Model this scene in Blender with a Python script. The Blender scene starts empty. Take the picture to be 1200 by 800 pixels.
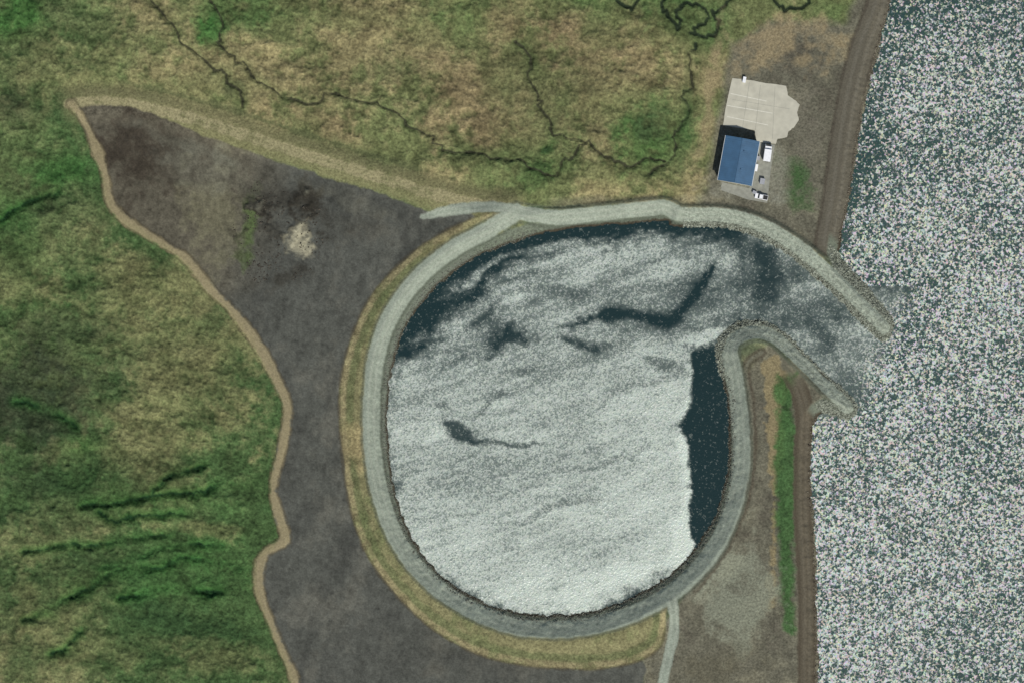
import bpy, numpy as np, math
from mathutils import Vector, Matrix
rng=np.random.default_rng(7)
S=0.3
def W(px,py): return ((px-600)*S,(400-py)*S)
scene=bpy.context.scene
scene.view_settings.view_transform='Standard'; scene.view_settings.look='None'; scene.view_settings.exposure=0

# ---------------- numpy helpers ----------------
def h2(ix,iy,seed):
    a=(ix.astype(np.int64)*374761393+iy.astype(np.int64)*668265263+seed*974711)&0xffffffff
    a=((a^(a>>13))*1274126177)&0xffffffff
    a=((a^(a>>16))*2246822519)&0xffffffff
    a=a^(a>>15)
    return (a&0xffffff)/float(0xffffff)*2-1
def vn(x,y,seed):
    fx=np.floor(x);fy=np.floor(y);u=x-fx;v=y-fy
    u=u*u*(3-2*u);v=v*v*(3-2*v)
    a=h2(fx,fy,seed);b=h2(fx+1,fy,seed);c=h2(fx,fy+1,seed);d=h2(fx+1,fy+1,seed)
    return (a*(1-u)+b*u)*(1-v)+(c*(1-u)+d*u)*v
def fbm(x,y,scale,octv,seed,gain=0.5,ridge=False):
    s=0;amp=1;t=0;f=1.0/scale
    c,sn=math.cos(.6),math.sin(.6)
    for i in range(octv):
        v=vn(x*f+17.3*i,y*f-9.1*i,seed+i*31)
        if ridge: v=1-2*np.abs(v)
        s=s+amp*v;t+=amp;amp*=gain;f*=2.03
        x,y=x*c-y*sn,x*sn+y*c
    return s/t*(1.0 if ridge else 1.6)
def ss(a,b,x):
    t=np.clip((x-a)/(b-a),0,1);return t*t*(3-2*t)
def smooth(pts,n=5,closed=False):
    p=np.array(pts,float);N=len(p);out=[]
    rngN=N if closed else N-1
    for i in range(rngN):
        if closed: p0,p1,p2,p3=p[(i-1)%N],p[i],p[(i+1)%N],p[(i+2)%N]
        else: p0,p1,p2,p3=p[max(i-1,0)],p[i],p[i+1],p[min(i+2,N-1)]
        for k in range(n):
            t=k/n
            out.append(0.5*((2*p1)+(-p0+p2)*t+(2*p0-5*p1+4*p2-p3)*t*t+(-p0+3*p1-3*p2+p3)*t**3))
    if not closed: out.append(p[-1])
    return np.array(out)
def jitter(P,amp,seed):
    r=np.random.default_rng(seed);Q=P.copy();Q[1:-1]+=r.normal(0,amp,(len(P)-2,2));return Q
class Grid:
    def __init__(s,xs,ys):
        s.xs=xs;s.ys=ys;s.X,s.Y=np.meshgrid(xs,ys)
    def warp(s,F,wx,wy):
        i=np.clip(np.searchsorted(s.xs,wx),0,len(s.xs)-1);j=np.clip(np.searchsorted(s.ys,wy),0,len(s.ys)-1);return F[j,i]
    def dist(s,pts,R=120,closed=False):
        F=np.full(s.X.shape,float(R))
        P=np.array(pts,float)
        n=len(P)
        for i in range(n if closed else n-1):
            a=P[i];b=P[(i+1)%n]
            x0=np.searchsorted(s.xs,min(a[0],b[0])-R);x1=np.searchsorted(s.xs,max(a[0],b[0])+R)
            y0=np.searchsorted(s.ys,min(a[1],b[1])-R);y1=np.searchsorted(s.ys,max(a[1],b[1])+R)
            if x1<=x0 or y1<=y0: continue
            x=s.X[y0:y1,x0:x1];y=s.Y[y0:y1,x0:x1]
            d=b-a;L=max(d@d,1e-9)
            t=np.clip(((x-a[0])*d[0]+(y-a[1])*d[1])/L,0,1)
            q=np.hypot(x-a[0]-t*d[0],y-a[1]-t*d[1])
            F[y0:y1,x0:x1]=np.minimum(F[y0:y1,x0:x1],q)
        return F
    def inside(s,P):
        I=np.zeros(s.X.shape,bool);P=np.array(P,float);n=len(P)
        for i in range(n):
            a=P[i];b=P[(i+1)%n]
            if a[1]==b[1]: continue
            lo,hi=min(a[1],b[1]),max(a[1],b[1])
            y0=np.searchsorted(s.ys,lo);y1=np.searchsorted(s.ys,hi)
            if y1<=y0: continue
            xi=a[0]+(s.ys[y0:y1]-a[1])*(b[0]-a[0])/(b[1]-a[1])
            I[y0:y1]^=(s.X[y0:y1]<xi[:,None])
        return I
    def sdf(s,P,R=120):   # positive inside
        d=s.dist(P,R,True)
        return np.where(s.inside(P),d,-d)
def axis(lo,hi,step,far):
    a=list(np.arange(lo,hi+step,step))
    d=step;v=a[-1];up=[]
    while v<far: d*=1.16;v+=d;up.append(v)
    d=step;v=a[0];dn=[]
    while v>-far: d*=1.16;v-=d;dn.append(v)
    return np.array(dn[::-1]+a+up)
def rgb(r,g,b,k=1.0):
    f=lambda c:(c/255/12.92 if c/255<=0.04045 else ((c/255+0.055)/1.055)**2.4)
    return np.array([f(r),f(g),f(b)])*k

# ---------------- traced layout (site plan units, 0.3 m each) ----------------
shoreN=[(1075,-400),(1062,-200),(1050,-60),(1045,0),(1034,40),(1022,90),(1012,130),(1004,180),(996,230),(988,270),(985,300)]
bwN=[(1002,320),(1024,346),(1043,368),(1048,382),(1042,395),(1030,397),(1012,380),(985,352),(950,320),(915,292),(875,274),(835,265),(790,265),(780,259)]
basin=[(740,262),(680,266),(630,275),(590,288),(550,306),(515,332),(487,365),(468,402),(458,440),(454,490),(457,540),(467,590),(486,635),(515,672),(552,699),(600,716),(650,721),(700,715),(750,695),(790,668),(822,632),(843,590),(853,545),(854,500),(851,460),(843,432)]
bwS=[(839,410),(847,392),(865,378),(890,376),(915,387),(940,410),(970,440),(1000,466),(1006,479),(996,490),(978,487),(965,482)]
shoreS=[(956,492),(952,515),(951,560),(956,640),(958,720),(960,860),(966,1000),(975,1300)]
wp=smooth(shoreN+bwN+basin+bwS+shoreS,5)
waterP=[(1500,-30000)]+list(map(tuple,wp))+[(700,30000),(40000,30000),(40000,-30000)]
ring=smooth([(605,249),(575,268),(530,293),(490,326),(460,367),(443,410),(436,460),(436,520),(446,580),(466,632),(500,677),(545,710),(600,732),(650,737),(700,731),(752,714),(800,684),(835,645),(857,600),(868,550),(868,500),(862,450),(855,418)],5)
roadN=smooth([(605,249),(650,255),(700,251),(765,244),(782,244),(800,252),(850,253),(895,266),(940,294),(985,333),(1015,362),(1036,384)],5)
spurW=smooth([(495,254),(530,247),(575,243),(605,247),(625,252)],5)
roadS=smooth([(855,418),(858,402),(870,392),(890,389),(910,396),(935,419),(965,448),(993,477)],5)
spurS=smooth([(787,700),(790,735),(783,770),(775,810),(765,900)],5)
bandOut=smooth([(598,246),(560,254),(515,275),(475,303),(435,347),(410,400),(398,455),(400,520),(408,585),(428,645),(460,692),(505,735),(560,766),(630,781),(700,783),(745,775),(775,755),(782,715)],5)
apron=smooth([(92,128),(130,124),(180,134),(240,160),(330,192),(430,222),(505,250),(560,262),(540,400),(600,700),(700,760),(752,775),(750,860),(760,1300),(430,1300),(350,860),(345,800),(318,735),(303,690),(305,655),(328,635),(322,600),(317,570),(326,525),(333,475),(318,440),(298,400),(270,365),(240,335),(213,300),(170,273),(132,245),(120,200),(100,155)],4,True)
trackW=smooth([(85,122),(103,150),(122,200),(132,243),(172,275),(214,300),(242,333),(272,364),(300,400),(322,440),(337,478),(330,525),(320,570),(327,605),(333,632),(309,650),(304,690),(319,733),(346,800),(356,860),(430,1300)],5)
embank=smooth([(82,122),(150,122),(240,144),(340,176),(440,207),(530,234),(590,244)],5)
trackNE=smooth([(1080,-400),(1050,-100),(1032,0),(1012,55),(998,110),(988,170),(980,230),(970,285)],5)
trackSE=smooth([(925,430),(942,475),(942,520),(941,600),(946,700),(946,860),(955,1200)],5)
streams=[
 [(165,-20),(185,10),(205,30),(215,52),(238,68),(250,80),(262,84),(268,97),(280,108),(284,125)],
 [(238,-20),(247,0),(263,28),(257,48),(272,68),(290,78),(297,92),(318,106),(343,118),(372,122),(384,110),(410,116),(440,124),(462,130),(476,146),(502,158),(520,176),(550,180),(585,186),(612,190),(625,198),(650,206),(660,190),(672,182),(685,168),(700,180),(722,187),(738,198),(756,186),(780,190)],
 [(604,50),(622,72),(618,92),(630,112),(634,130),(645,140),(648,156),(668,162),(685,168)],
 [(790,-20),(778,5),(784,22),(795,34),(793,14),(806,6),(824,10),(830,24),(818,32),(812,42),(830,44),(842,30),(836,16),(850,6),(862,-10)],
 [(700,-20),(722,0),(742,9),(752,-6)],[(890,-20),(908,2),(925,12),(945,6),(950,-12)],
 [(815,52),(806,75),(812,96),(800,112),(806,130),(797,148),(788,160),(793,178),(780,190),(760,205)]]
streams=[jitter(smooth(s,4),1.7,i) for i,s in enumerate(streams)]
gull=[jitter(smooth(s,6),1.0,50+i) for i,s in enumerate([[(95,592),(140,590),(185,582),(235,576),(262,568),(312,566)],[(115,600),(135,612),(165,606),(215,602)],[(30,648),(80,640),(110,640),(160,630),(200,628)],
 [(80,700),(115,682),(150,664),(185,668),(220,655),(300,672)],[(30,725),(60,712),(78,700)],[(60,766),(75,758),(95,740)],[(120,665),(150,655),(210,640),(260,640)],[(140,700),(200,690),(260,694)],[(180,582),(200,560),(240,548)],[(0,262),(30,240),(70,228)],[(20,470),(60,480),(90,500)]])]

# ---------------- terrain ----------------
G=Grid(axis(-70,1270,1.25,13000),axis(-60,860,1.25,13000))
X,Y=G.X,G.Y
wx=X+fbm(X,Y,40,5,5)*9; wy=Y+fbm(X,Y,40,5,6)*9
n1=fbm(X,Y,260,5,11); n2=fbm(X,Y,90,6,12,.6); n3=fbm(X,Y,30,5,13,.6); n4=fbm(X,Y,9,3,14,.7); n5=fbm(X,Y,3.2,2,15,.8)
rid=fbm(wx*.8+wy*.25,wy*1.25-wx*.25,46,5,61,.6,True)
rid2=fbm(wx,wy,20,4,62,.6,True)
streaky=fbm(X*0.45+Y*0.2,Y*1.5-X*0.3,60,6,16,.6)
land=-G.sdf(waterP,130)+n4*1.0+n3*.5
dRing=G.dist(ring);dRN=G.dist(roadN);dRS=G.dist(roadS)
dR=np.minimum(dRing,np.minimum(dRN,dRS))
dSp=G.dist(spurS,60);dSW=G.dist(spurW,60)
bandPoly=list(map(tuple,bandOut))+[(782,715)]+list(map(tuple,ring[::-1][30:]))
sBand=G.sdf(bandPoly,60)+n3*1.5
dBO=G.dist(bandOut,60)
sAp=G.sdf(apron)+n3*2.5+n4*1
dTW=G.dist(trackW)
sE=G.sdf([(-2000,-9000),(-2000,122)]+list(map(tuple,embank))+[(2000,244),(2000,-9000)],60)
dEm=G.dist(embank)
dNE=G.dist(trackNE);dSE=G.dist(trackSE)
dSt=np.minimum.reduce([G.dist(s,50) for s in streams])
dGu=np.minimum.reduce([G.dist(s,60) for s in gull]); dGu=G.warp(dGu,X+(wx-X)*.25,Y+(wy-Y)*.25)
def blob(x,y,rx,ry,ang=0,wob=.55):
    c,s=math.cos(ang),math.sin(ang)
    dx,dy=wx-x,wy-y
    u=(dx*c+dy*s)/rx;v=(-dx*s+dy*c)/ry
    return np.clip((1.15-np.sqrt(u*u+v*v)+(n3+n4*.45+n2*.3)*wob)*1.3,0,1)
aboveEmb=Y < np.interp(X,[0,85,150,240,340,440,530,600,780,1000,1100],[120,120,120,140,172,203,230,243,238,300,300])
base=np.full(X.shape,2.6)
rough=0.35*n3+0.25*n4+0.14*n5
gm=ss(0,40,-sAp)*ss(15,60,land)*ss(860,780,X)*np.where((X<480)|aboveEmb,1,0)*ss(5,45,dEm)
H=base+gm*(1.5+2.2*n1+1.2*n2+rough*1.3+0.9*streaky+.5*rid)+ (1-gm)*0.05*n4
gmod=ss(-.8,.4,n3+n2*.6)
H-=gm*1.1*gmod*np.exp(-(dGu/4.0)**2)
H-=0.6*np.exp(-(dSt/2.2)**2)
H+=1.6*ss(26,6,dEm)
H+=0.4*ss(9,2,dTW)
H+=blob(325,260,34,40)*(.5+.5*n3+.3*n4)
H+=1.4*ss(38,12,dRing)+1.0*ss(16,9,np.minimum(dRN,dRS))*(1-ss(38,12,dRing))
slope=np.clip(land,-60,200)*S*0.55
H=np.minimum(H,slope+0.02*n4) 
H=np.where(land<0,np.maximum(slope,-6),H)
H+=(n5*0.16+n4*0.08)*ss(16,12,land)*(land<16)
pad=ss(60,40,np.hypot((X-885)/1.0,(Y-165)/1.5))
H=H*(1-pad)+2.6*pad

# ---------------- colours ----------------
def L(C,col,m): 
    m=np.clip(m,0,1)[...,None]; return C*(1-m)+np.array(col)*m
def MX(A,B_,m):
    m=np.clip(m,0,1)[...,None]; return A*(1-m)+B_*m
olive=rgb(96,106,70);tan=rgb(126,120,86);green=rgb(74,95,58);deep=rgb(50,73,44);bright=rgb(56,98,48);dark=rgb(48,56,42)
C=np.zeros(X.shape+(3,))+green
C=L(C,olive,ss(-.5,.4,n2+n1*.5+n4*.4))
C=L(C,tan,ss(-.1,1.2,n3*.8+n2*.5+n1*.5+n4*.4+.05)*.9)
C=L(C,deep,ss(.05,1.0,streaky-.3*n2+n4*.3)*.7)
top=np.where(aboveEmb,1,0)*ss(40,230,X+n3*30)
Ct=L(L(np.zeros_like(C)+rgb(112,116,78),rgb(140,128,94),ss(-.3,.8,n2+n3*.6+n4*.4)),rgb(80,100,60),ss(-.05,1.0,-n2+n1*.6+n3*.6+n4*.3)*.8)
Ct=L(Ct,rgb(126,102,82),(blob(600,110,110,80)*.35+blob(690,50,80,50)*.3+blob(380,150,90,20,.3)*.3))
C=MX(C,Ct,top)
for b in [(20,20,40,40,.8),(245,38,20,18,.85),(70,205,60,20,.7),(15,260,30,50,.6),(40,180,60,40,.4),(640,172,12,10,.7),(760,165,40,38,.7),(770,130,60,30,.35),(700,120,60,40,.3),(820,30,60,40,.6),(690,200,80,16,.4),(90,560,60,30,.5),(60,350,60,60,.3),(100,400,60,30,.25),(180,590,140,20,.5),(180,680,140,30,.5),(100,525,30,12,.75),(250,640,60,40,.3),(980,15,30,22,.4),(240,110,60,30,.3),(350,20,120,14,.3),(520,25,60,30,.3),(60,715,20,8,.7),(80,760,20,8,.6)]:
    C=L(C,bright if b[4]>.6 else rgb(58,90,48),blob(*b[:4])*b[4])
for b in [(45,480,75,60,.75),(30,440,40,40,.5),(640,172,8,7,.6),(765,150,22,22,.5),(60,240,40,14,.4),(270,110,14,14,.5),(80,390,60,20,.4),(450,80,60,20,.25),(10,120,20,25,.5),(160,440,70,25,.3),(60,560,50,25,.4)]:
    C=L(C,dark,blob(*b[:4])*b[4])
for b in [(160,330,80,40,.55),(220,420,80,60,.5),(60,720,60,30,.4),(200,480,90,50,.5),(250,770,60,30,.5),(150,530,110,20,.45),(60,80,80,40,.5),(120,760,100,30,.4),(40,340,40,20,.3),(240,620,60,12,.5),(40,640,60,30,.35)]:
    C=L(C,rgb(118,116,80),blob(*b[:4])*b[4])
gz=gm*ss(560,500,X)
C=L(C,rgb(46,90,40),np.exp(-(dGu/7.0)**2)*.65*gz*(.4+.6*gmod))
C=L(C,rgb(22,46,28),np.exp(-((dGu+n4*1.1)/1.9)**2)*.9*gz*gmod)
C=L(C,rgb(60,84,48),np.exp(-(dSt/7)**2)*.3)
C*= (1-.28*ss(.25,.75,rid)*gm-.16*ss(.3,.8,rid2))[...,None]
C*= (1+0.26*n5+0.24*n4+.14*n3)[...,None]
C=L(C,rgb(50,49,40),ss(1.9,.6,dSt+n4*.7)*.85*ss(-1.0,.0,n3+.3)*ss(-50,0,X)*ss(1300,1200,Y))
C=L(C,rgb(36,46,34),ss(2.6,1.4,dSt+n4*.7)*.85*(Y<60)*(X>690))
neb=ss(0,14,G.sdf([(815,240),(838,120),(850,50),(900,20),(985,22),(1010,-60),(1060,-400),(1200,-400),(1200,300),(815,300)],60)+n3*6)
seb=ss(0,6,G.sdf([(752,1400),(752,770),(780,720),(870,600),(870,440),(900,400),(1000,480),(1100,1400)],60)+n3*3)
nb=ss(12,22,(Y-216)+ n3*6)*ss(630,660,X)
bg=L(L(np.zeros_like(C)+rgb(106,101,88),rgb(122,115,98),ss(-.3,.8,n3+n2*.5)),rgb(84,77,68),ss(.1,1,-n3+n4*.4)*.6)
bg*=(1+.16*n5+.16*n4-.15*ss(.3,.8,rid2))[...,None]
for m in (neb,seb,nb*.5): C=MX(C,bg,m)
em=ss(30,10,dEm+n3*3)*ss(60,110,X+n3*10)
C=L(C,rgb(132,124,92),em*.8)
C=L(C,rgb(158,146,114),ss(5,2,np.abs(dEm-3)+n4*2)*.75*ss(640,560,X))
C=L(C,rgb(86,90,62),ss(4,1,np.abs(sE-23)+n4*2+n3*3)*.6*ss(640,560,X)*ss(100,200,X))
C=L(C,rgb(96,96,66),ss(-.1,.9,n4+n3)*em*.45)
ap=ss(-1.5,1.5,sAp)
Ca=np.zeros_like(C)+rgb(85,84,79)
Ca=L(Ca,rgb(95,92,85),ss(-.2,.9,n3+n2))
Ca=L(Ca,rgb(74,73,69),ss(.0,.9,fbm(X*1.6+Y*.3,Y*.6-X*.2,50,6,40,.65)))
up=ss(340,250,X+(Y-260)*.35+n3*20)*ss(370,330,Y)
Ca=L(Ca,rgb(99,91,78),up*.8)
Ca=L(Ca,rgb(66,58,50),blob(160,185,66,46,.5,.8)*.9)
Ca=L(Ca,rgb(52,46,41),ss(.0,.7,n3*.6+n4*.6)*blob(165,190,62,46,.5)*.6)
Ca=L(Ca,rgb(118,112,90),blob(250,250,42,60,.3,.8)*.6)
Ca=L(Ca,rgb(84,98,58),blob(293,265,10,50,.15,.9)*.8)
Ca=L(Ca,rgb(54,50,44),blob(335,232,58,24,.25,.9)*.7+blob(315,275,20,38,0,.9)*.6+blob(345,325,34,16,0,.9)*.65+blob(390,255,50,22,.3,.9)*.3)
Ca=L(Ca,rgb(44,41,36),ss(.0,.6,n3*.6+n4*.7)*blob(325,270,55,62)*.7)
Ca=L(Ca,rgb(160,151,130),blob(346,288,15,20,0,.8)*.85)
Ca=L(Ca,rgb(108,104,92),blob(250,200,60,22,.3,.8)*.5+blob(400,230,60,10,.35)*.25+blob(230,170,80,6,.35)*.4)
Ca=L(Ca,rgb(72,69,63),blob(540,760,80,30)*.3)
tl=np.sin((X*0.93+Y*.25)*0.55+n3*1.2)
Ca*=(1+.17*n5+.16*n4+.12*n3+.03*tl-.22*ss(.2,.8,rid2)*(.3+.7*up))[...,None]
C=MX(C,Ca,ap)
tw=4.8+1.8*n3+1.2*fbm(X,Y,60,2,88)
C=L(C,rgb(150,135,106),ss(1.8,-1.8,dTW-tw+n4*1.8)*.85)
C=L(C,rgb(80,70,54),ss(2.2,.6,np.abs(dTW-tw-1)+n4*.8)*.45)
bm=ss(-1,2,sBand)
Cb=np.zeros_like(C)+rgb(130,123,91)
Cb=L(Cb,rgb(104,108,75),ss(7,3,np.abs(dBO-12)+n4*2)*.7)
Cb=L(Cb,rgb(152,138,106),ss(6,2,np.abs(dBO-4)+n4*1.5)*.8)
Cb=L(Cb,rgb(86,96,62),ss(0,1,n3+n4*.5)*.5)
Cb=L(Cb,rgb(160,142,106),blob(418,520,14,30)*.8+blob(520,285,34,8,-.6)*.5)
Cb*=(1+.18*n5+.17*n4-.15*ss(.3,.8,rid2))[...,None]
C=MX(C,Cb,bm)
C=L(C,rgb(78,68,52),ss(2.2,.6,np.abs(dBO-.5)+n4)*.45*(X<780))
C=L(C,rgb(140,124,94),ss(0,4,G.sdf([(893,425),(912,418),(925,440),(914,560),(912,715),(898,715),(902,600),(896,520)],40)+n4*4+n3*4)*.8)
C=L(C,rgb(62,92,52)*(1+.3*n4+.2*n5)[...,None],ss(-4,5,G.sdf([(912,440),(932,440),(934,560),(930,742),(917,740),(910,640),(905,600),(908,500)],40)+n4*4+n3*5)*.9)
C=L(C,rgb(130,130,115),blob(858,690,46,62,0,.8)*.8)
C=L(C,rgb(90,84,70),blob(830,780,40,25)*.5)
C=L(C,rgb(91,82,70),ss(13,10,dSE+n4*1.5)*.95*ss(430,460,Y))
C=L(C,rgb(74,65,55),ss(2.5,1,np.abs(dSE-9)+n4)*.5*ss(430,460,Y))
C=L(C,rgb(108,99,87),ss(2.5,1,np.abs(dSE-3)+n4)*.4*ss(430,460,Y))
p2=smooth([(893,412),(874,430),(880,480),(880,540),(872,590),(850,640),(815,690)],5); d2=G.dist(p2,40)
C=L(C,rgb(84,76,65),ss(7,4,d2+n4*1.5)*.8)
C=L(C,rgb(118,114,100),ss(2.5,1,d2+n4)*.6)
C=L(C,rgb(146,128,100),blob(925,60,60,34,0,.8)*.75+blob(830,120,8,90,.12)*.6)
C=L(C,rgb(62,88,52),blob(935,210,24,28,0,.8)*.9+blob(800,150,8,60)*.5)
C=L(C,rgb(128,124,112),blob(868,225,36,12,.15)*.8+blob(905,200,16,40,.1)*.7)
C=L(C,rgb(112,105,94),blob(948,150,22,60,.1,.8)*.5)
C=L(C,rgb(95,88,78),ss(17,13,dNE+n4*1.5+n3)*.92)
C=L(C,rgb(112,105,95),ss(3,1,np.abs(dNE-5)+n4)*.5)
C=L(C,rgb(70,62,54),ss(3,1,np.abs(dNE-15)+n4)*.6)
nearw=ss(17,13,land)*ss(40,30,dR)
C=L(C,rgb(108,112,100),nearw*.92)
rc=rgb(143,147,135)
Cr=(np.zeros_like(C)+rc)*(1+.11*n5+.10*n4+.08*n3)[...,None]
Cr=L(Cr,rgb(162,163,151),ss(1.8,.6,np.abs(np.minimum(dR,np.minimum(dSp,dSW))-3.2)+n4*.5)*.45)
C=L(C,rgb(82,86,75),ss(3,1,np.abs(dR-11)+n4*.7)*.6)
rm=np.maximum.reduce([ss(11,8.5,dRing+n4*.8),ss(9.5,7.5,dRN+n4*.9),ss(9,7,dRS+n4*.9),ss(7,5,dSp+n4),ss(7.5,5,dSW+n4+n3*1.5+ss(540,490,X)*3)])
C=MX(C,Cr,rm)
C=L(C,rgb(62,52,42),ss(3.8,1.6,land)*ss(60,45,dR)*.9)
C=L(C,rgb(26,34,30),ss(.5,-1,land)*.9)
C*=np.array([.95,1.0,.94])*.95
C=np.clip(C,0.004,.9)

lab=np.zeros(X.shape,int)
lab[sAp>0]=1
lab[dTW<5]=2
lab[dEm<14]=3
lab[sBand>0]=4
lab[dSE<11.5]=5
lab[dNE<15]=5
lab[(land<17)&(dRN<26)&(X>800)]=6
lab[(land<17)&(dRS<26)]=7
lab[dRing<10.5]=8
lab[(dRN<10)&(X<800)]=8
lab[(dSp<6)|(dSW<6)]=8
lab[(dSt<1.6)&(Y<230)]=9
names={0:'ground',1:'gravel_pad',2:'dirt_track',3:'earth_embankment',4:'grass_verge',5:'shoreline_track',6:'rock_breakwater',7:'rock_breakwater',8:'gravel_road',9:'stream_bed'}

def mat(name):
    m=bpy.data.materials.new(name);m.use_nodes=True
    nt=m.node_tree;b=nt.nodes['Principled BSDF'];return m,nt,b
def N(nt,t,**kw):
    n=nt.nodes.new(t)
    for a,v in kw.items(): setattr(n,a,v)
    return n
def terrain_mat(name,nscale,amt,bump,vor=0):
    m,nt,b=mat(name)
    at=N(nt,'ShaderNodeAttribute',attribute_name='Col')
    tc=N(nt,'ShaderNodeTexCoord')
    no=N(nt,'ShaderNodeTexNoise');no.inputs['Scale'].default_value=nscale;no.inputs['Detail'].default_value=3;no.inputs['Roughness'].default_value=.75
    nt.links.new(tc.outputs['Object'],no.inputs['Vector'])
    mr=N(nt,'ShaderNodeMapRange');mr.inputs['From Min'].default_value=.3;mr.inputs['From Max'].default_value=.7;mr.inputs['To Min'].default_value=1-amt;mr.inputs['To Max'].default_value=1+amt
    src=no.outputs['Fac']
    if vor:
        vo=N(nt,'ShaderNodeTexVoronoi');vo.inputs['Scale'].default_value=1.8
        nt.links.new(tc.outputs['Object'],vo.inputs['Vector'])
        sep=N(nt,'ShaderNodeSeparateColor');nt.links.new(vo.outputs['Color'],sep.inputs[0])
        mx=N(nt,'ShaderNodeMath',operation='MULTIPLY_ADD');mx.inputs[1].default_value=vor;mx.inputs[2].default_value=-vor/2
        nt.links.new(sep.outputs[0],mx.inputs[0])
        ad=N(nt,'ShaderNodeMath',operation='ADD');nt.links.new(no.outputs['Fac'],ad.inputs[0]);nt.links.new(mx.outputs[0],ad.inputs[1]);src=ad.outputs[0]
    nt.links.new(src,mr.inputs['Value'])
    vm=N(nt,'ShaderNodeVectorMath',operation='SCALE')
    nt.links.new(at.outputs['Color'],vm.inputs[0]);nt.links.new(mr.outputs[0],vm.inputs['Scale'])
    nt.links.new(vm.outputs[0],b.inputs['Base Color'])
    b.inputs['Roughness'].default_value=.95
    b.inputs['Specular IOR Level'].default_value=.1
    bp=N(nt,'ShaderNodeBump');bp.inputs['Strength'].default_value=bump;bp.inputs['Distance'].default_value=.3
    nt.links.new(src,bp.inputs['Height']);nt.links.new(bp.outputs[0],b.inputs['Normal'])
    return m
mGrass=terrain_mat('grass_mat',1.2,.40,.9)
mGrav=terrain_mat('gravel_mat',1.5,.24,.4)
mRock=terrain_mat('riprap_mat',1.6,.26,.6,.4)
matsel={0:mGrass,1:mGrav,2:mGrav,3:mGrass,4:mGrass,5:mGrav,6:mRock,7:mRock,8:mGrav,9:mGrass}

def gridmesh(name,G,Z,facemask,attrs,colors,material):
    nx=len(G.xs)
    j,i=np.nonzero(facemask)
    q=np.stack([j*nx+i,(j+1)*nx+i,(j+1)*nx+i+1,j*nx+i+1],1)
    u,inv=np.unique(q.ravel(),return_inverse=True)
    xx=(G.X.ravel()[u]-600)*S;yy=(400-G.Y.ravel()[u])*S;zz=Z.ravel()[u]
    me=bpy.data.meshes.new(name)
    me.vertices.add(len(u));me.vertices.foreach_set('co',np.stack([xx,yy,zz],1).astype(np.float32).ravel())
    nf=len(q);me.loops.add(nf*4);me.loops.foreach_set('vertex_index',inv.ravel().astype(np.int32))
    me.polygons.add(nf);me.polygons.foreach_set('loop_start',np.arange(nf,dtype=np.int32)*4)
    me.polygons.foreach_set('use_smooth',np.ones(nf,bool))
    me.update(calc_edges=True)
    if colors is not None:
        a=me.color_attributes.new('Col','FLOAT_COLOR','POINT')
        c=np.ones((len(u),4),np.float32);c[:,:3]=colors.reshape(-1,3)[u];a.data.foreach_set('color',c.ravel())
    for k_,v in attrs.items():
        a=me.attributes.new(k_,'FLOAT','POINT');a.data.foreach_set('value',v.ravel()[u].astype(np.float32))
    me.materials.append(material)
    o=bpy.data.objects.new(name,me);scene.collection.objects.link(o);return o
fl=lab[:-1,:-1]
for kk in range(10):
    m=fl==kk
    if m.any(): gridmesh(names[kk],G,H,m,{},C,matsel[kk])

# ---------------- water ----------------
GW=Grid(axis(430,1280,1.4,13000),axis(-60,860,1.4,13000))
X,Y=GW.X,GW.Y
sw=GW.sdf(waterP,130)
wx=X+fbm(X,Y,50,5,105,.6)*12; wy=Y+fbm(X,Y,50,5,106,.6)*12
n2=fbm(X,Y,90,5,112);n3=fbm(X,Y,24,5,113,.6);n4=fbm(X,Y,7,3,114,.7)
st=fbm(X*.34+Y*.10,Y*1.3+X*.34,38,6,116,.62)
st2=fbm(X*.30+Y*.1,Y*1.5+X*.42,12,4,117,.6)
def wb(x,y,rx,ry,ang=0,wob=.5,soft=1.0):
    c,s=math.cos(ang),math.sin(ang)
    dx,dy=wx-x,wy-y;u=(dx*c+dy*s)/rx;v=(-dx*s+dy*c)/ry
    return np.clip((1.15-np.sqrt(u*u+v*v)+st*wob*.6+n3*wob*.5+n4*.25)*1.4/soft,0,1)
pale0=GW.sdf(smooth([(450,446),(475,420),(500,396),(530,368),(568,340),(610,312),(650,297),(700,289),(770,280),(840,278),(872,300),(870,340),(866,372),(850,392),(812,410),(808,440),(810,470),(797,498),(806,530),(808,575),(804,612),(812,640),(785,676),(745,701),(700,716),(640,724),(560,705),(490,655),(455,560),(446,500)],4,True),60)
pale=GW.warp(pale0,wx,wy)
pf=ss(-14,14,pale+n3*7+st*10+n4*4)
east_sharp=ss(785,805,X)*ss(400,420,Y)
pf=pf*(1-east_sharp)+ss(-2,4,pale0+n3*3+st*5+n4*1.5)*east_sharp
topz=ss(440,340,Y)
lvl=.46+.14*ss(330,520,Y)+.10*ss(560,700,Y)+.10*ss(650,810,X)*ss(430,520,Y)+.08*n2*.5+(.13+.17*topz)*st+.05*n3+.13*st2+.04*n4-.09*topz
glint_paint=pf*lvl  # sun glint on the basin, painted as pale zones of water colour
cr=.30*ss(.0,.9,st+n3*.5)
glint_paint=np.maximum(glint_paint,cr*ss(4,16,sw)*ss(860,840,X)*ss(800,770,X+ss(420,390,Y)*200))
glint_paint=np.maximum(glint_paint,(.42+.12*st)*wb(560,318,42,6,-.6))
glint_paint=np.maximum(glint_paint,(.34+.15*st)*wb(660,285,60,7,-.15))
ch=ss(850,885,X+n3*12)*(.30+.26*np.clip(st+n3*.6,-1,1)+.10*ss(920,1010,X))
glint_paint=np.where((X>850)&(X<1060)&(Y<500)&(Y>250),np.maximum(glint_paint*ss(890,860,X+n3*10),ch),glint_paint)
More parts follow.
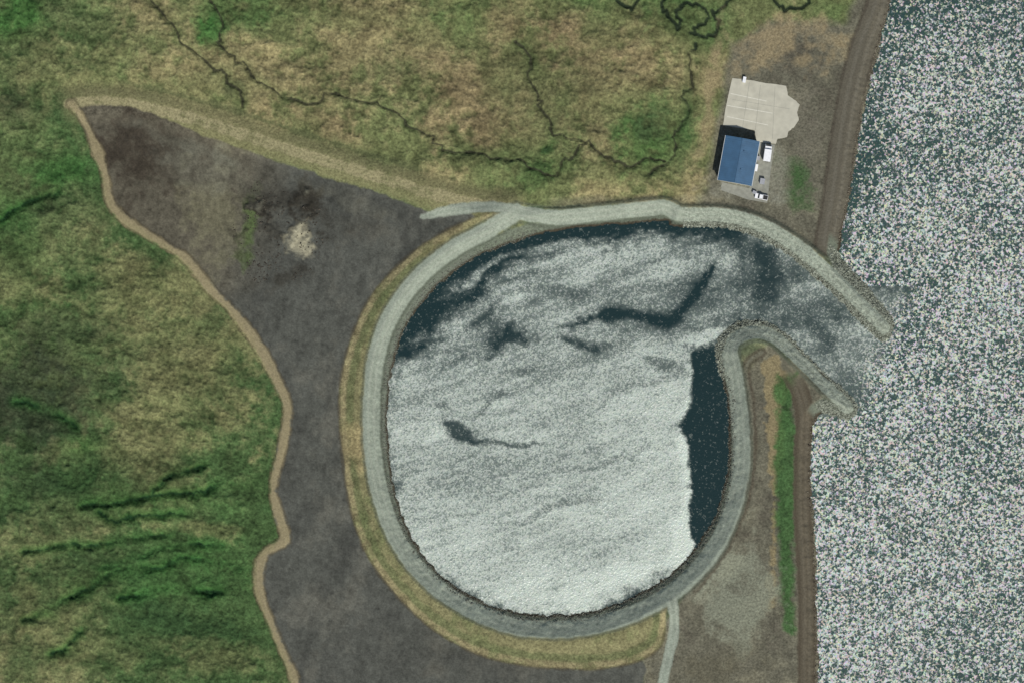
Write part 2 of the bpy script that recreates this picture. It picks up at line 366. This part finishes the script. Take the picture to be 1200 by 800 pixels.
for b in [(588,402,38,16,-.3,.9),(575,385,20,22,-.6,.6),(565,368,26,10,-.6,.7),(684,405,36,9,.2,.85),(655,345,40,8,.1,.45),(545,498,26,14,.6,.85),(565,514,20,6,.3,.8),(605,516,44,4,.05,.65),(520,470,18,6,.3,.5),(898,330,24,42,.1,.8),(880,295,30,14,.3,.5),(960,392,34,14,.8,.6),(1000,440,22,22,.8,.5),(580,470,34,4,-.3,.45),(700,540,70,4,-.25,.3),(640,600,80,4,-.25,.28),(560,600,60,3,-.25,.28),(740,460,60,4,-.25,.28),(620,440,50,5,-.2,.4),(530,420,34,8,-.5,.5),(700,640,70,3,-.25,.22),(780,430,26,8,.3,.5)]:
    glint_paint*=1-wb(*b[:5])*b[5]
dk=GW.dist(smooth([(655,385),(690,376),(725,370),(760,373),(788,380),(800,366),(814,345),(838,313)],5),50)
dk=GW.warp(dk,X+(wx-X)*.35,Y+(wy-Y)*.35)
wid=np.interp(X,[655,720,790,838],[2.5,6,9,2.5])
glint_paint*=1-.9*ss(1.5,.4,(dk+n4*2.5+n3*3)/wid)
glint_paint*=1-.45*ss(1.6,.2,(dk+n3*5)/(wid*2.2))
glint_paint+=.42*wb(838,393,30,12,-.3)*ss(-2,3,pale0)+.22*wb(800,632,16,28,.3)*pf+.16*wb(690,690,90,18,-.25)*pf+.28*ss(14,2,pale0)*ss(780,800,X)*ss(455,490,Y)*pf*(.6+.7*st)
glint_paint=np.clip(glint_paint,0.02,1)
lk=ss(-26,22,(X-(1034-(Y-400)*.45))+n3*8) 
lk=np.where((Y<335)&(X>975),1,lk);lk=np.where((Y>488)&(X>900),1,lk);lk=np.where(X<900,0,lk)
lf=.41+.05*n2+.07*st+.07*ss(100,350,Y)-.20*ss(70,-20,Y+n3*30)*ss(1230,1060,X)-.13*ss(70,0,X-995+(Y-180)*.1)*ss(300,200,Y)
glint_paint=glint_paint*(1-lk)+lf*lk  # lake sun glitter level, painted into the same colour mask
near=sw>-8
m,nt,b=mat('water_mat')
tc=N(nt,'ShaderNodeTexCoord')
gli=N(nt,'ShaderNodeAttribute',attribute_name='glint_paint');la=N(nt,'ShaderNodeAttribute',attribute_name='lake_mix')
vo=N(nt,'ShaderNodeTexVoronoi');vo.inputs['Scale'].default_value=1.15
vo2=N(nt,'ShaderNodeTexVoronoi');vo2.inputs['Scale'].default_value=2.1
for v in (vo,vo2): nt.links.new(tc.outputs['Object'],v.inputs['Vector'])
s1=N(nt,'ShaderNodeSeparateColor');nt.links.new(vo.outputs['Color'],s1.inputs[0])
s2=N(nt,'ShaderNodeSeparateColor');nt.links.new(vo2.outputs['Color'],s2.inputs[0])
def M(op,a,b_=None,c=None,clamp=False):
    n=N(nt,'ShaderNodeMath',operation=op);n.use_clamp=clamp
    for i,v in enumerate((a,b_,c)):
        if v is None: continue
        if isinstance(v,(int,float)): n.inputs[i].default_value=v
        else: nt.links.new(v,n.inputs[i])
    return n.outputs[0]
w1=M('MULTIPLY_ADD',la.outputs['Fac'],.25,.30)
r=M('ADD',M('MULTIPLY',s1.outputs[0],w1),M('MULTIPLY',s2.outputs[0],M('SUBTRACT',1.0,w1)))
t=M('ADD',M('MULTIPLY',M('SUBTRACT',M('ADD',r,gli.outputs['Fac']),1.0),M('MULTIPLY_ADD',la.outputs['Fac'],.9,2.2)),.45,None,True)  # per-cell sparkle thresholded into the colour; real facets come from the bump
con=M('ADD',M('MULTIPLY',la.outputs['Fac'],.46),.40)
val=M('ADD',M('MULTIPLY',t,con),M('MULTIPLY',gli.outputs['Fac'],M('SUBTRACT',1.0,con)),None,True)
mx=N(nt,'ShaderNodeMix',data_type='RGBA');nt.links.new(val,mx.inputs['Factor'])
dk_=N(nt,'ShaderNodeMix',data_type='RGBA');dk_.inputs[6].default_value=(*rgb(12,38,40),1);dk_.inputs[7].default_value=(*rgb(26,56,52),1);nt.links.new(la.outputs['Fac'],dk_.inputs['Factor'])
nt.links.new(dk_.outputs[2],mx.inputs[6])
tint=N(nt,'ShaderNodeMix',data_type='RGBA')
tint.inputs[6].default_value=(.56,.62,.53,1);nt.links.new(vo2.outputs['Color'],tint.inputs[7]);nt.links.new(M('MULTIPLY_ADD',la.outputs['Fac'],.22,.04),tint.inputs['Factor'])  # pale glint colour and sparkle tint, painted into the base colour
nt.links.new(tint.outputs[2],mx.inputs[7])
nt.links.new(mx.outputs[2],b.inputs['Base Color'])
b.inputs['Roughness'].default_value=.30;b.inputs['IOR'].default_value=1.33
bp=N(nt,'ShaderNodeBump');bp.inputs['Distance'].default_value=.3
nt.links.new(M('MULTIPLY_ADD',gli.outputs['Fac'],.75,.12,True),bp.inputs['Strength'])
nt.links.new(M('ADD',M('MULTIPLY',vo.outputs['Distance'],.6),M('MULTIPLY',vo2.outputs['Distance'],.5)),bp.inputs['Height']);nt.links.new(bp.outputs[0],b.inputs['Normal'])
Zw=np.zeros(X.shape)
cen=lk[:-1,:-1]>.5
nf=near[:-1,:-1]|near[1:,1:]
gridmesh('lake_water',GW,Zw,nf&cen,{'glint_paint':glint_paint,'lake_mix':lk},None,m)
gridmesh('basin_water',GW,Zw,nf&~cen,{'glint_paint':glint_paint,'lake_mix':lk},None,m)

# ---------------- riprap boulders ----------------
t_=(1+5**.5)/2
ico=np.array([(-1,t_,0),(1,t_,0),(-1,-t_,0),(1,-t_,0),(0,-1,t_),(0,1,t_),(0,-1,-t_),(0,1,-t_),(t_,0,-1),(t_,0,1),(-t_,0,-1),(-t_,0,1)])/1.9
icf=np.array([(0,11,5),(0,5,1),(0,1,7),(0,7,10),(0,10,11),(1,5,9),(5,11,4),(11,10,2),(10,7,6),(7,1,8),(3,9,4),(3,4,2),(3,2,6),(3,6,8),(3,8,9),(4,9,5),(2,4,11),(6,2,10),(8,6,7),(9,8,1)])
def rocks(name,mask,n,smin,smax,colA,colB):
    jj,ii=np.nonzero(mask);sel=rng.integers(0,len(jj),n)
    px=G.xs[ii[sel]]+rng.uniform(-.6,.6,n);py=G.ys[jj[sel]]+rng.uniform(-.6,.6,n);z=H[jj[sel],ii[sel]]
    s=rng.uniform(smin,smax,n)
    V=np.repeat(ico[None],n,0)*(1+rng.uniform(-.28,.28,(n,12,1)))*s[:,None,None]*rng.uniform(.7,1.2,(n,1,3))*np.array([1,1,.6])
    a=rng.uniform(0,6.28,n);c,s_=np.cos(a),np.sin(a)
    x=V[...,0]*c[:,None]-V[...,1]*s_[:,None];y=V[...,0]*s_[:,None]+V[...,1]*c[:,None]
    V=np.stack([x+((px-600)*S)[:,None],y+((400-py)*S)[:,None],V[...,2]+z[:,None]+.02],-1).reshape(-1,3)
    F=(icf[None]+np.arange(n)[:,None,None]*12).reshape(-1,3)
    me=bpy.data.meshes.new(name);me.from_pydata(V.tolist(),[],F.tolist())
    f=rng.uniform(0,1,(n,1));cc=(colA[None]*(1-f)+colB[None]*f);cc=np.repeat(cc,12,0)
    at=me.color_attributes.new('Col','FLOAT_COLOR','POINT');c4=np.ones((n*12,4),np.float32);c4[:,:3]=cc;at.data.foreach_set('color',c4.ravel())
    me.materials.append(mRock);o=bpy.data.objects.new(name,me);scene.collection.objects.link(o)
rocks('riprap_boulders',(land<13)&(land>-1)&((lab==6)|(lab==7))&(np.minimum(dRN,dRS)>7.5),6500,.18,.42,rgb(88,92,80),rgb(148,152,136))
rocks('bank_stones',(land<8)&(land>-1)&(dRing<32)&(lab!=6)&(lab!=7),3500,.14,.26,rgb(88,88,78),rgb(118,120,108))
rocks('shoreline_stones',(land<4)&(land>-2)&(dR>30)&(G.X>900)&(G.Y>-60)&(G.Y<860),1500,.15,.35,rgb(70,62,52),rgb(124,118,102))
hm=(np.hypot((G.X-325)/55,(G.Y-272)/66)+.0<1.0)&(fbm(G.X,G.Y,18,3,77)>.1)
rocks('rubble_mound',hm,330,.12,.36,rgb(50,46,40),rgb(88,82,72))

# ---------------- generic builders ----------------
def simple(name,col,rough=.6,metal=0,var=.08,scale=1.5):
    m,nt,b=mat(name);tc=N(nt,'ShaderNodeTexCoord');no=N(nt,'ShaderNodeTexNoise');no.inputs['Scale'].default_value=scale;no.inputs['Detail'].default_value=5
    nt.links.new(tc.outputs['Object'],no.inputs['Vector'])
    cr=N(nt,'ShaderNodeMapRange');cr.inputs['From Min'].default_value=.3;cr.inputs['From Max'].default_value=.7;cr.inputs['To Min'].default_value=1-var;cr.inputs['To Max'].default_value=1+var
    nt.links.new(no.outputs['Fac'],cr.inputs['Value'])
    vm=N(nt,'ShaderNodeVectorMath',operation='SCALE');vm.inputs[0].default_value=tuple(col);nt.links.new(cr.outputs[0],vm.inputs['Scale']);nt.links.new(vm.outputs[0],b.inputs['Base Color'])
    b.inputs['Roughness'].default_value=rough;b.inputs['Metallic'].default_value=metal;return m
def mesh(name,V,F,m,parent=None,bevel=0):
    me=bpy.data.meshes.new(name);me.from_pydata([tuple(v) for v in V],[],F);me.materials.append(m);me.update()
    o=bpy.data.objects.new(name,me);scene.collection.objects.link(o)
    if parent: o.parent=parent
    if bevel:
        md=o.modifiers.new('b','BEVEL');md.width=bevel;md.segments=2
    return o
def box(name,c,s,m,parent=None,bevel=0):
    x,y,z=c;a,b_,d=s[0]/2,s[1]/2,s[2]/2
    V=[(x-a,y-b_,z-d),(x+a,y-b_,z-d),(x+a,y+b_,z-d),(x-a,y+b_,z-d),(x-a,y-b_,z+d),(x+a,y-b_,z+d),(x+a,y+b_,z+d),(x-a,y+b_,z+d)]
    F=[(0,3,2,1),(4,5,6,7),(0,1,5,4),(1,2,6,5),(2,3,7,6),(3,0,4,7)]
    return mesh(name,V,F,m,parent,bevel)
def cyl(name,c,r,h,m,parent=None,ax='z',n=20):
    V=[];F=[]
    for k_ in (-h/2,h/2):
        for i in range(n):
            a=2*math.pi*i/n;p=(r*math.cos(a),r*math.sin(a),k_)
            if ax=='x': p=(p[2],p[0],p[1])
            if ax=='y': p=(p[0],p[2],p[1])
            V.append((p[0]+c[0],p[1]+c[1],p[2]+c[2]))
    F=[(i,(i+1)%n,n+(i+1)%n,n+i) for i in range(n)]+[tuple(range(n))[::-1],tuple(range(n,2*n))]
    return mesh(name,V,F,m,parent)
def empty(name,px,py,z,ang=0):
    e=bpy.data.objects.new(name,None);scene.collection.objects.link(e);x,y=W(px,py);e.location=(x,y,z);e.rotation_euler=(0,0,ang);return e
Z0=2.6
mRoof=simple('blue_metal_roof',rgb(58,92,120),.55,0,.12,.5);mWall=simple('wall_panel',(.55,.56,.55),.6);mTrim=simple('white_trim',(.6,.62,.6),.5)
mDoor=simple('door_grey',(.25,.27,.3),.5);mGlass=simple('dark_glass',(.02,.03,.04),.1);mConc=simple('concrete',rgb(178,174,156),.85,0,.12,.35);mDark=simple('rubber',(.02,.02,.02),.8);mWhite=simple('white_paint',(.8,.8,.79),.35);mGreyP=simple('paved_grey',rgb(134,134,122),.9,0,.16,.8)
mMetal=simple('galvanised',(.5,.5,.5),.4,.6)
def slab(name,pts,z,th,m):
    n=len(pts);V=[(*W(*p),z) for p in pts]+[(*W(*p),z-th) for p in pts]
    F=[tuple(range(n))[::-1],tuple(range(n,2*n))]+[(i,(i+1)%n,n+(i+1)%n,n+i) for i in range(n)]
    o=mesh(name,V,F,m)
    import bmesh
    bm=bmesh.new();bm.from_mesh(o.data);bmesh.ops.recalc_face_normals(bm,faces=bm.faces);bm.to_mesh(o.data);bm.free();return o
yard=[(858,92),(875,94),(898,98),(921,101),(923,112),(930,117),(937,123),(934,132),(936,141),(930,150),(924,154),(922,161),(911,163),(909,169),(886,166),(884,153),(847,147),(850,128)]
yard2=[]
for i,p in enumerate(yard):
    q=yard[(i+1)%len(yard)];yard2.append(p)
    for f in (.33,.66):
        yard2.append((p[0]+(q[0]-p[0])*f+rng.uniform(-.5,.5),p[1]+(q[1]-p[1])*f+rng.uniform(-.5,.5)))
slab('concrete_yard',yard2,Z0+.10,.5,mConc)
jv=[];jf=[]
def strip(p,q,w,z):
    a=np.array(W(*p));b_=np.array(W(*q));d=(b_-a)/np.linalg.norm(b_-a);nn=np.array([-d[1],d[0]])*w/2
    i=len(jv);jv.extend([(*(a-nn),z),(*(b_-nn),z),(*(b_+nn),z),(*(a+nn),z)]);jf.append((i,i+1,i+2,i+3))
for (p,q) in [((856,110),(898,119)),((852,124),(905,133)),((852,137),(900,147))]:
    strip(p,q,.25,Z0+.104)
mesh('yard_joint_lines',jv,jf,simple('joint_pale',rgb(205,202,186),.9))
jv=[];jf=[]
for (p,q) in [((885,153),(891,100)),((870,150),(878,97)),((905,163),(908,102)),((858,117),(925,128))]: strip(p,q,.10,Z0+.107)
mesh('yard_saw_cuts',jv,jf,simple('joint_dark',rgb(140,138,126),.9))
apr=[(886,167),(908,170),(903,200),(899,238),(876,234),(836,220),(838,212),(878,221),(882,200)]
slab('building_forecourt',apr,Z0+.06,.4,mGreyP)
ang=-math.radians(10.3)
B=empty('blue_roofed_building',864.5,189.5,Z0,ang)
w,l,h,rh=11.4,15.2,4.6,1.1
box('foundation',(0,0,.1),(w+.3,l+.3,.3),mConc,B)
V=[(-w/2,-l/2,.25),(w/2,-l/2,.25),(w/2,l/2,.25),(-w/2,l/2,.25),(-w/2,-l/2,h),(w/2,-l/2,h),(w/2,l/2,h),(-w/2,l/2,h),(0,-l/2,h+rh),(0,l/2,h+rh)]
mesh('walls',V,[(0,1,5,8,4),(2,3,7,9,6),(1,2,6,5),(3,0,4,7)],mWall,B)
ov=.35;sl=rh/(w/2)
for sgn,nm in ((-1,'roof_west'),(1,'roof_east')):
    x1=sgn*(w/2+ov);z1=h-ov*sl+.05
    V=[(0,-l/2-ov,h+rh+.05),(x1,-l/2-ov,z1),(x1,l/2+ov,z1),(0,l/2+ov,h+rh+.05)]
    V+=[(a,b_,c+.12) for a,b_,c in V]
    mesh(nm,V,[(0,1,2,3),(7,6,5,4),(0,4,5,1),(1,5,6,2),(2,6,7,3),(3,7,4,0)],mRoof,B)
V=[];F=[]
for y in np.arange(-l/2,l/2+.1,.76):
    for sgn in (-1,1):
        i=len(V);x1=sgn*(w/2+ov-.02);z1=h-ov*sl+.175
        V+=[(0,y-.04,h+rh+.175),(x1,y-.04,z1),(x1,y+.04,z1),(0,y+.04,h+rh+.175)]
        V+=[(a,b_,c+.06) for a,b_,c in V[i:i+4]]
        F+=[(i+4,i+5,i+6,i+7),(i,i+1,i+5,i+4),(i+3,i+7,i+6,i+2),(i+1,i+2,i+6,i+5)]
mesh('roof_seams',V,F,mRoof,B)
box('ridge_cap',(0,0,h+rh+.24),(.4,l+.7,.07),mRoof,B)
for sgn in(-1,1): box('gutter',(sgn*(w/2+ov+.09),0,h-.05),(.16,l+.7,.14),mTrim,B)
for y in (-4.5,0,4.5): box('roller_door',(w/2+.04,y,1.95),(.08,3.2,3.4),mDoor,B)
for y in (-5,-1.5,2,5.5): box('window',(-w/2-.03,y,2.2),(.06,1.4,1.0),mGlass,B);box('window_frame',(-w/2-.015,y,2.2),(.03,1.6,1.2),mTrim,B)
box('entry_door',(-2,-l/2-.04,1.35),(1.0,.08,2.1),mDoor,B);box('window_south',(2,-l/2-.03,2.2),(1.6,.06,1.0),mGlass,B)
for y in (-3,3.5): cyl('roof_vent',(1.2,y,h+rh+.15),.18,.5,mRoof,B)
def truck(px,py,ang,L_=6.4,Wd=2.3):
    T=empty('white_truck',px,py,Z0+.06,ang)
    box('chassis',(0,0,.65),(Wd*.5,L_,.25),mDark,T)
    box('cargo_box',(0,-.85,1.95),(Wd,L_-2.0,2.2),mWhite,T,.04)
    V=[(-Wd/2+.08,L_/2-1.75,.6),(Wd/2-.08,L_/2-1.75,.6),(Wd/2-.08,L_/2,.6),(-Wd/2+.08,L_/2,.6),(-Wd/2+.08,L_/2-1.75,2.4),(Wd/2-.08,L_/2-1.75,2.4),(Wd/2-.12,L_/2-.75,2.4),(-Wd/2+.12,L_/2-.75,2.4),(Wd/2-.08,L_/2,1.35),(-Wd/2+.08,L_/2,1.35)]
    mesh('cab',V,[(0,3,2,1),(0,1,5,4),(4,5,6,7),(7,6,8,9),(9,8,2,3),(1,2,8,6,5),(3,0,4,7,9)],mWhite,T,.05)
    V=[(-.9,L_/2-.05+.03,1.43),(.9,L_/2-.05+.03,1.43),(.86,L_/2-.68+.03,2.32),(-.86,L_/2-.68+.03,2.32)]
    mesh('windscreen',V,[(0,1,2,3)],mGlass,T)
    for sx in(-1,1):
        box('side_window',(sx*(Wd/2-.07),L_/2-1.15,1.85),(.04,.7,.55),mGlass,T)
        for yy in(-L_/2+1.2,L_/2-.9): cyl('wheel',(sx*(Wd/2-.2),yy,.42),.42,.28,mDark,T,'x')
        box('mirror',(sx*(Wd/2+.1),L_/2-.5,1.8),(.15,.08,.3),mDark,T)
truck(899,180,math.radians(-8),6.2,2.5)
def pickup(px,py,ang,mb):
    T=empty('parked_pickup',px,py,Z0+.06,ang)
    box('body',(0,0,.75),(1.8,4.6,.55),mb,T,.1)
    V=[(-.8,-.5,1.0),(.8,-.5,1.0),(.8,1.3,1.0),(-.8,1.3,1.0),(-.68,-.35,1.65),(.68,-.35,1.65),(.68,.75,1.65),(-.68,.75,1.65)]
    mesh('cabin',V,[(0,1,5,4),(1,2,6,5),(2,3,7,6),(3,0,4,7),(0,3,2,1)],mGlass,T,.03);box('cab_roof',(0,.2,1.68),(1.36,1.1,.06),mb,T,.02)
    box('bed_floor',(0,-1.4,1.035),(1.5,1.6,.02),mDark,T)
    for sx in(-1,1):
        for yy in(-1.4,1.45): cyl('wheel',(sx*.8,yy,.36),.36,.24,mDark,T,'x')
pickup(892,231,math.radians(78),mWhite)
def crate(name,px,py,ang,sx,sy,sz,mm):
    E=empty(name,px,py,Z0+.06,ang)
    box('container_body',(0,0,sz/2+.15),(sx,sy,sz),mm,E,.03)
    for yy in np.arange(-sy/2+.2,sy/2,.4): box('rib',(sx/2+.02,yy,sz/2+.15),(.04,.1,sz*.9),mm,E);box('rib',(-sx/2-.02,yy,sz/2+.15),(.04,.1,sz*.9),mm,E)
    for a in(-1,1): box('skid',(a*sx*.35,0,.075),(.15,sy,.15),mDark,E)
    box('lid',(0,0,sz+.18),(sx+.08,sy+.08,.05),mm,E)
crate('equipment_cabinet',885,197,ang,1.4,2.4,1.4,mWhite)
crate('equipment_cabinet',888,186,ang,1.1,1.4,1.0,mMetal)
crate('skip_container',893,213,ang,1.6,2.0,1.0,mMetal)
crate('skip_container',884,226,ang+1.3,1.0,1.4,.8,mMetal)
crate('equipment_cabinet',872,94,ang,1.0,2.0,.8,mWhite)

# ---------------- sun, sky, camera ----------------
el=math.radians(48);d=np.array([5.,-13.]);d/=np.linalg.norm(d)
sv=Vector((d[0]*math.cos(el),d[1]*math.cos(el),math.sin(el)))
Ls=bpy.data.lights.new('sun','SUN');Ls.energy=3.9;Ls.angle=math.radians(.5);Ls.color=(1,.97,.91)
so=bpy.data.objects.new('sun',Ls);so.rotation_euler=sv.to_track_quat('Z','Y').to_euler();scene.collection.objects.link(so)
wd=bpy.data.worlds.new('World');scene.world=wd;wd.use_nodes=True;nt=wd.node_tree
sk=nt.nodes.new('ShaderNodeTexSky');sk.sky_type='NISHITA';sk.sun_disc=False;sk.sun_elevation=el;sk.sun_rotation=math.atan2(sv.x,sv.y)
nt.links.new(sk.outputs[0],nt.nodes['Background'].inputs[0]);nt.nodes['Background'].inputs[1].default_value=.08
cam=bpy.data.cameras.new('camera');co=bpy.data.objects.new('camera',cam);scene.collection.objects.link(co)
Hc=1200;co.location=(0,0,Hc+2);cam.sensor_width=36;cam.lens=36*Hc/360.0;cam.clip_end=20000;cam.clip_start=10
scene.camera=co
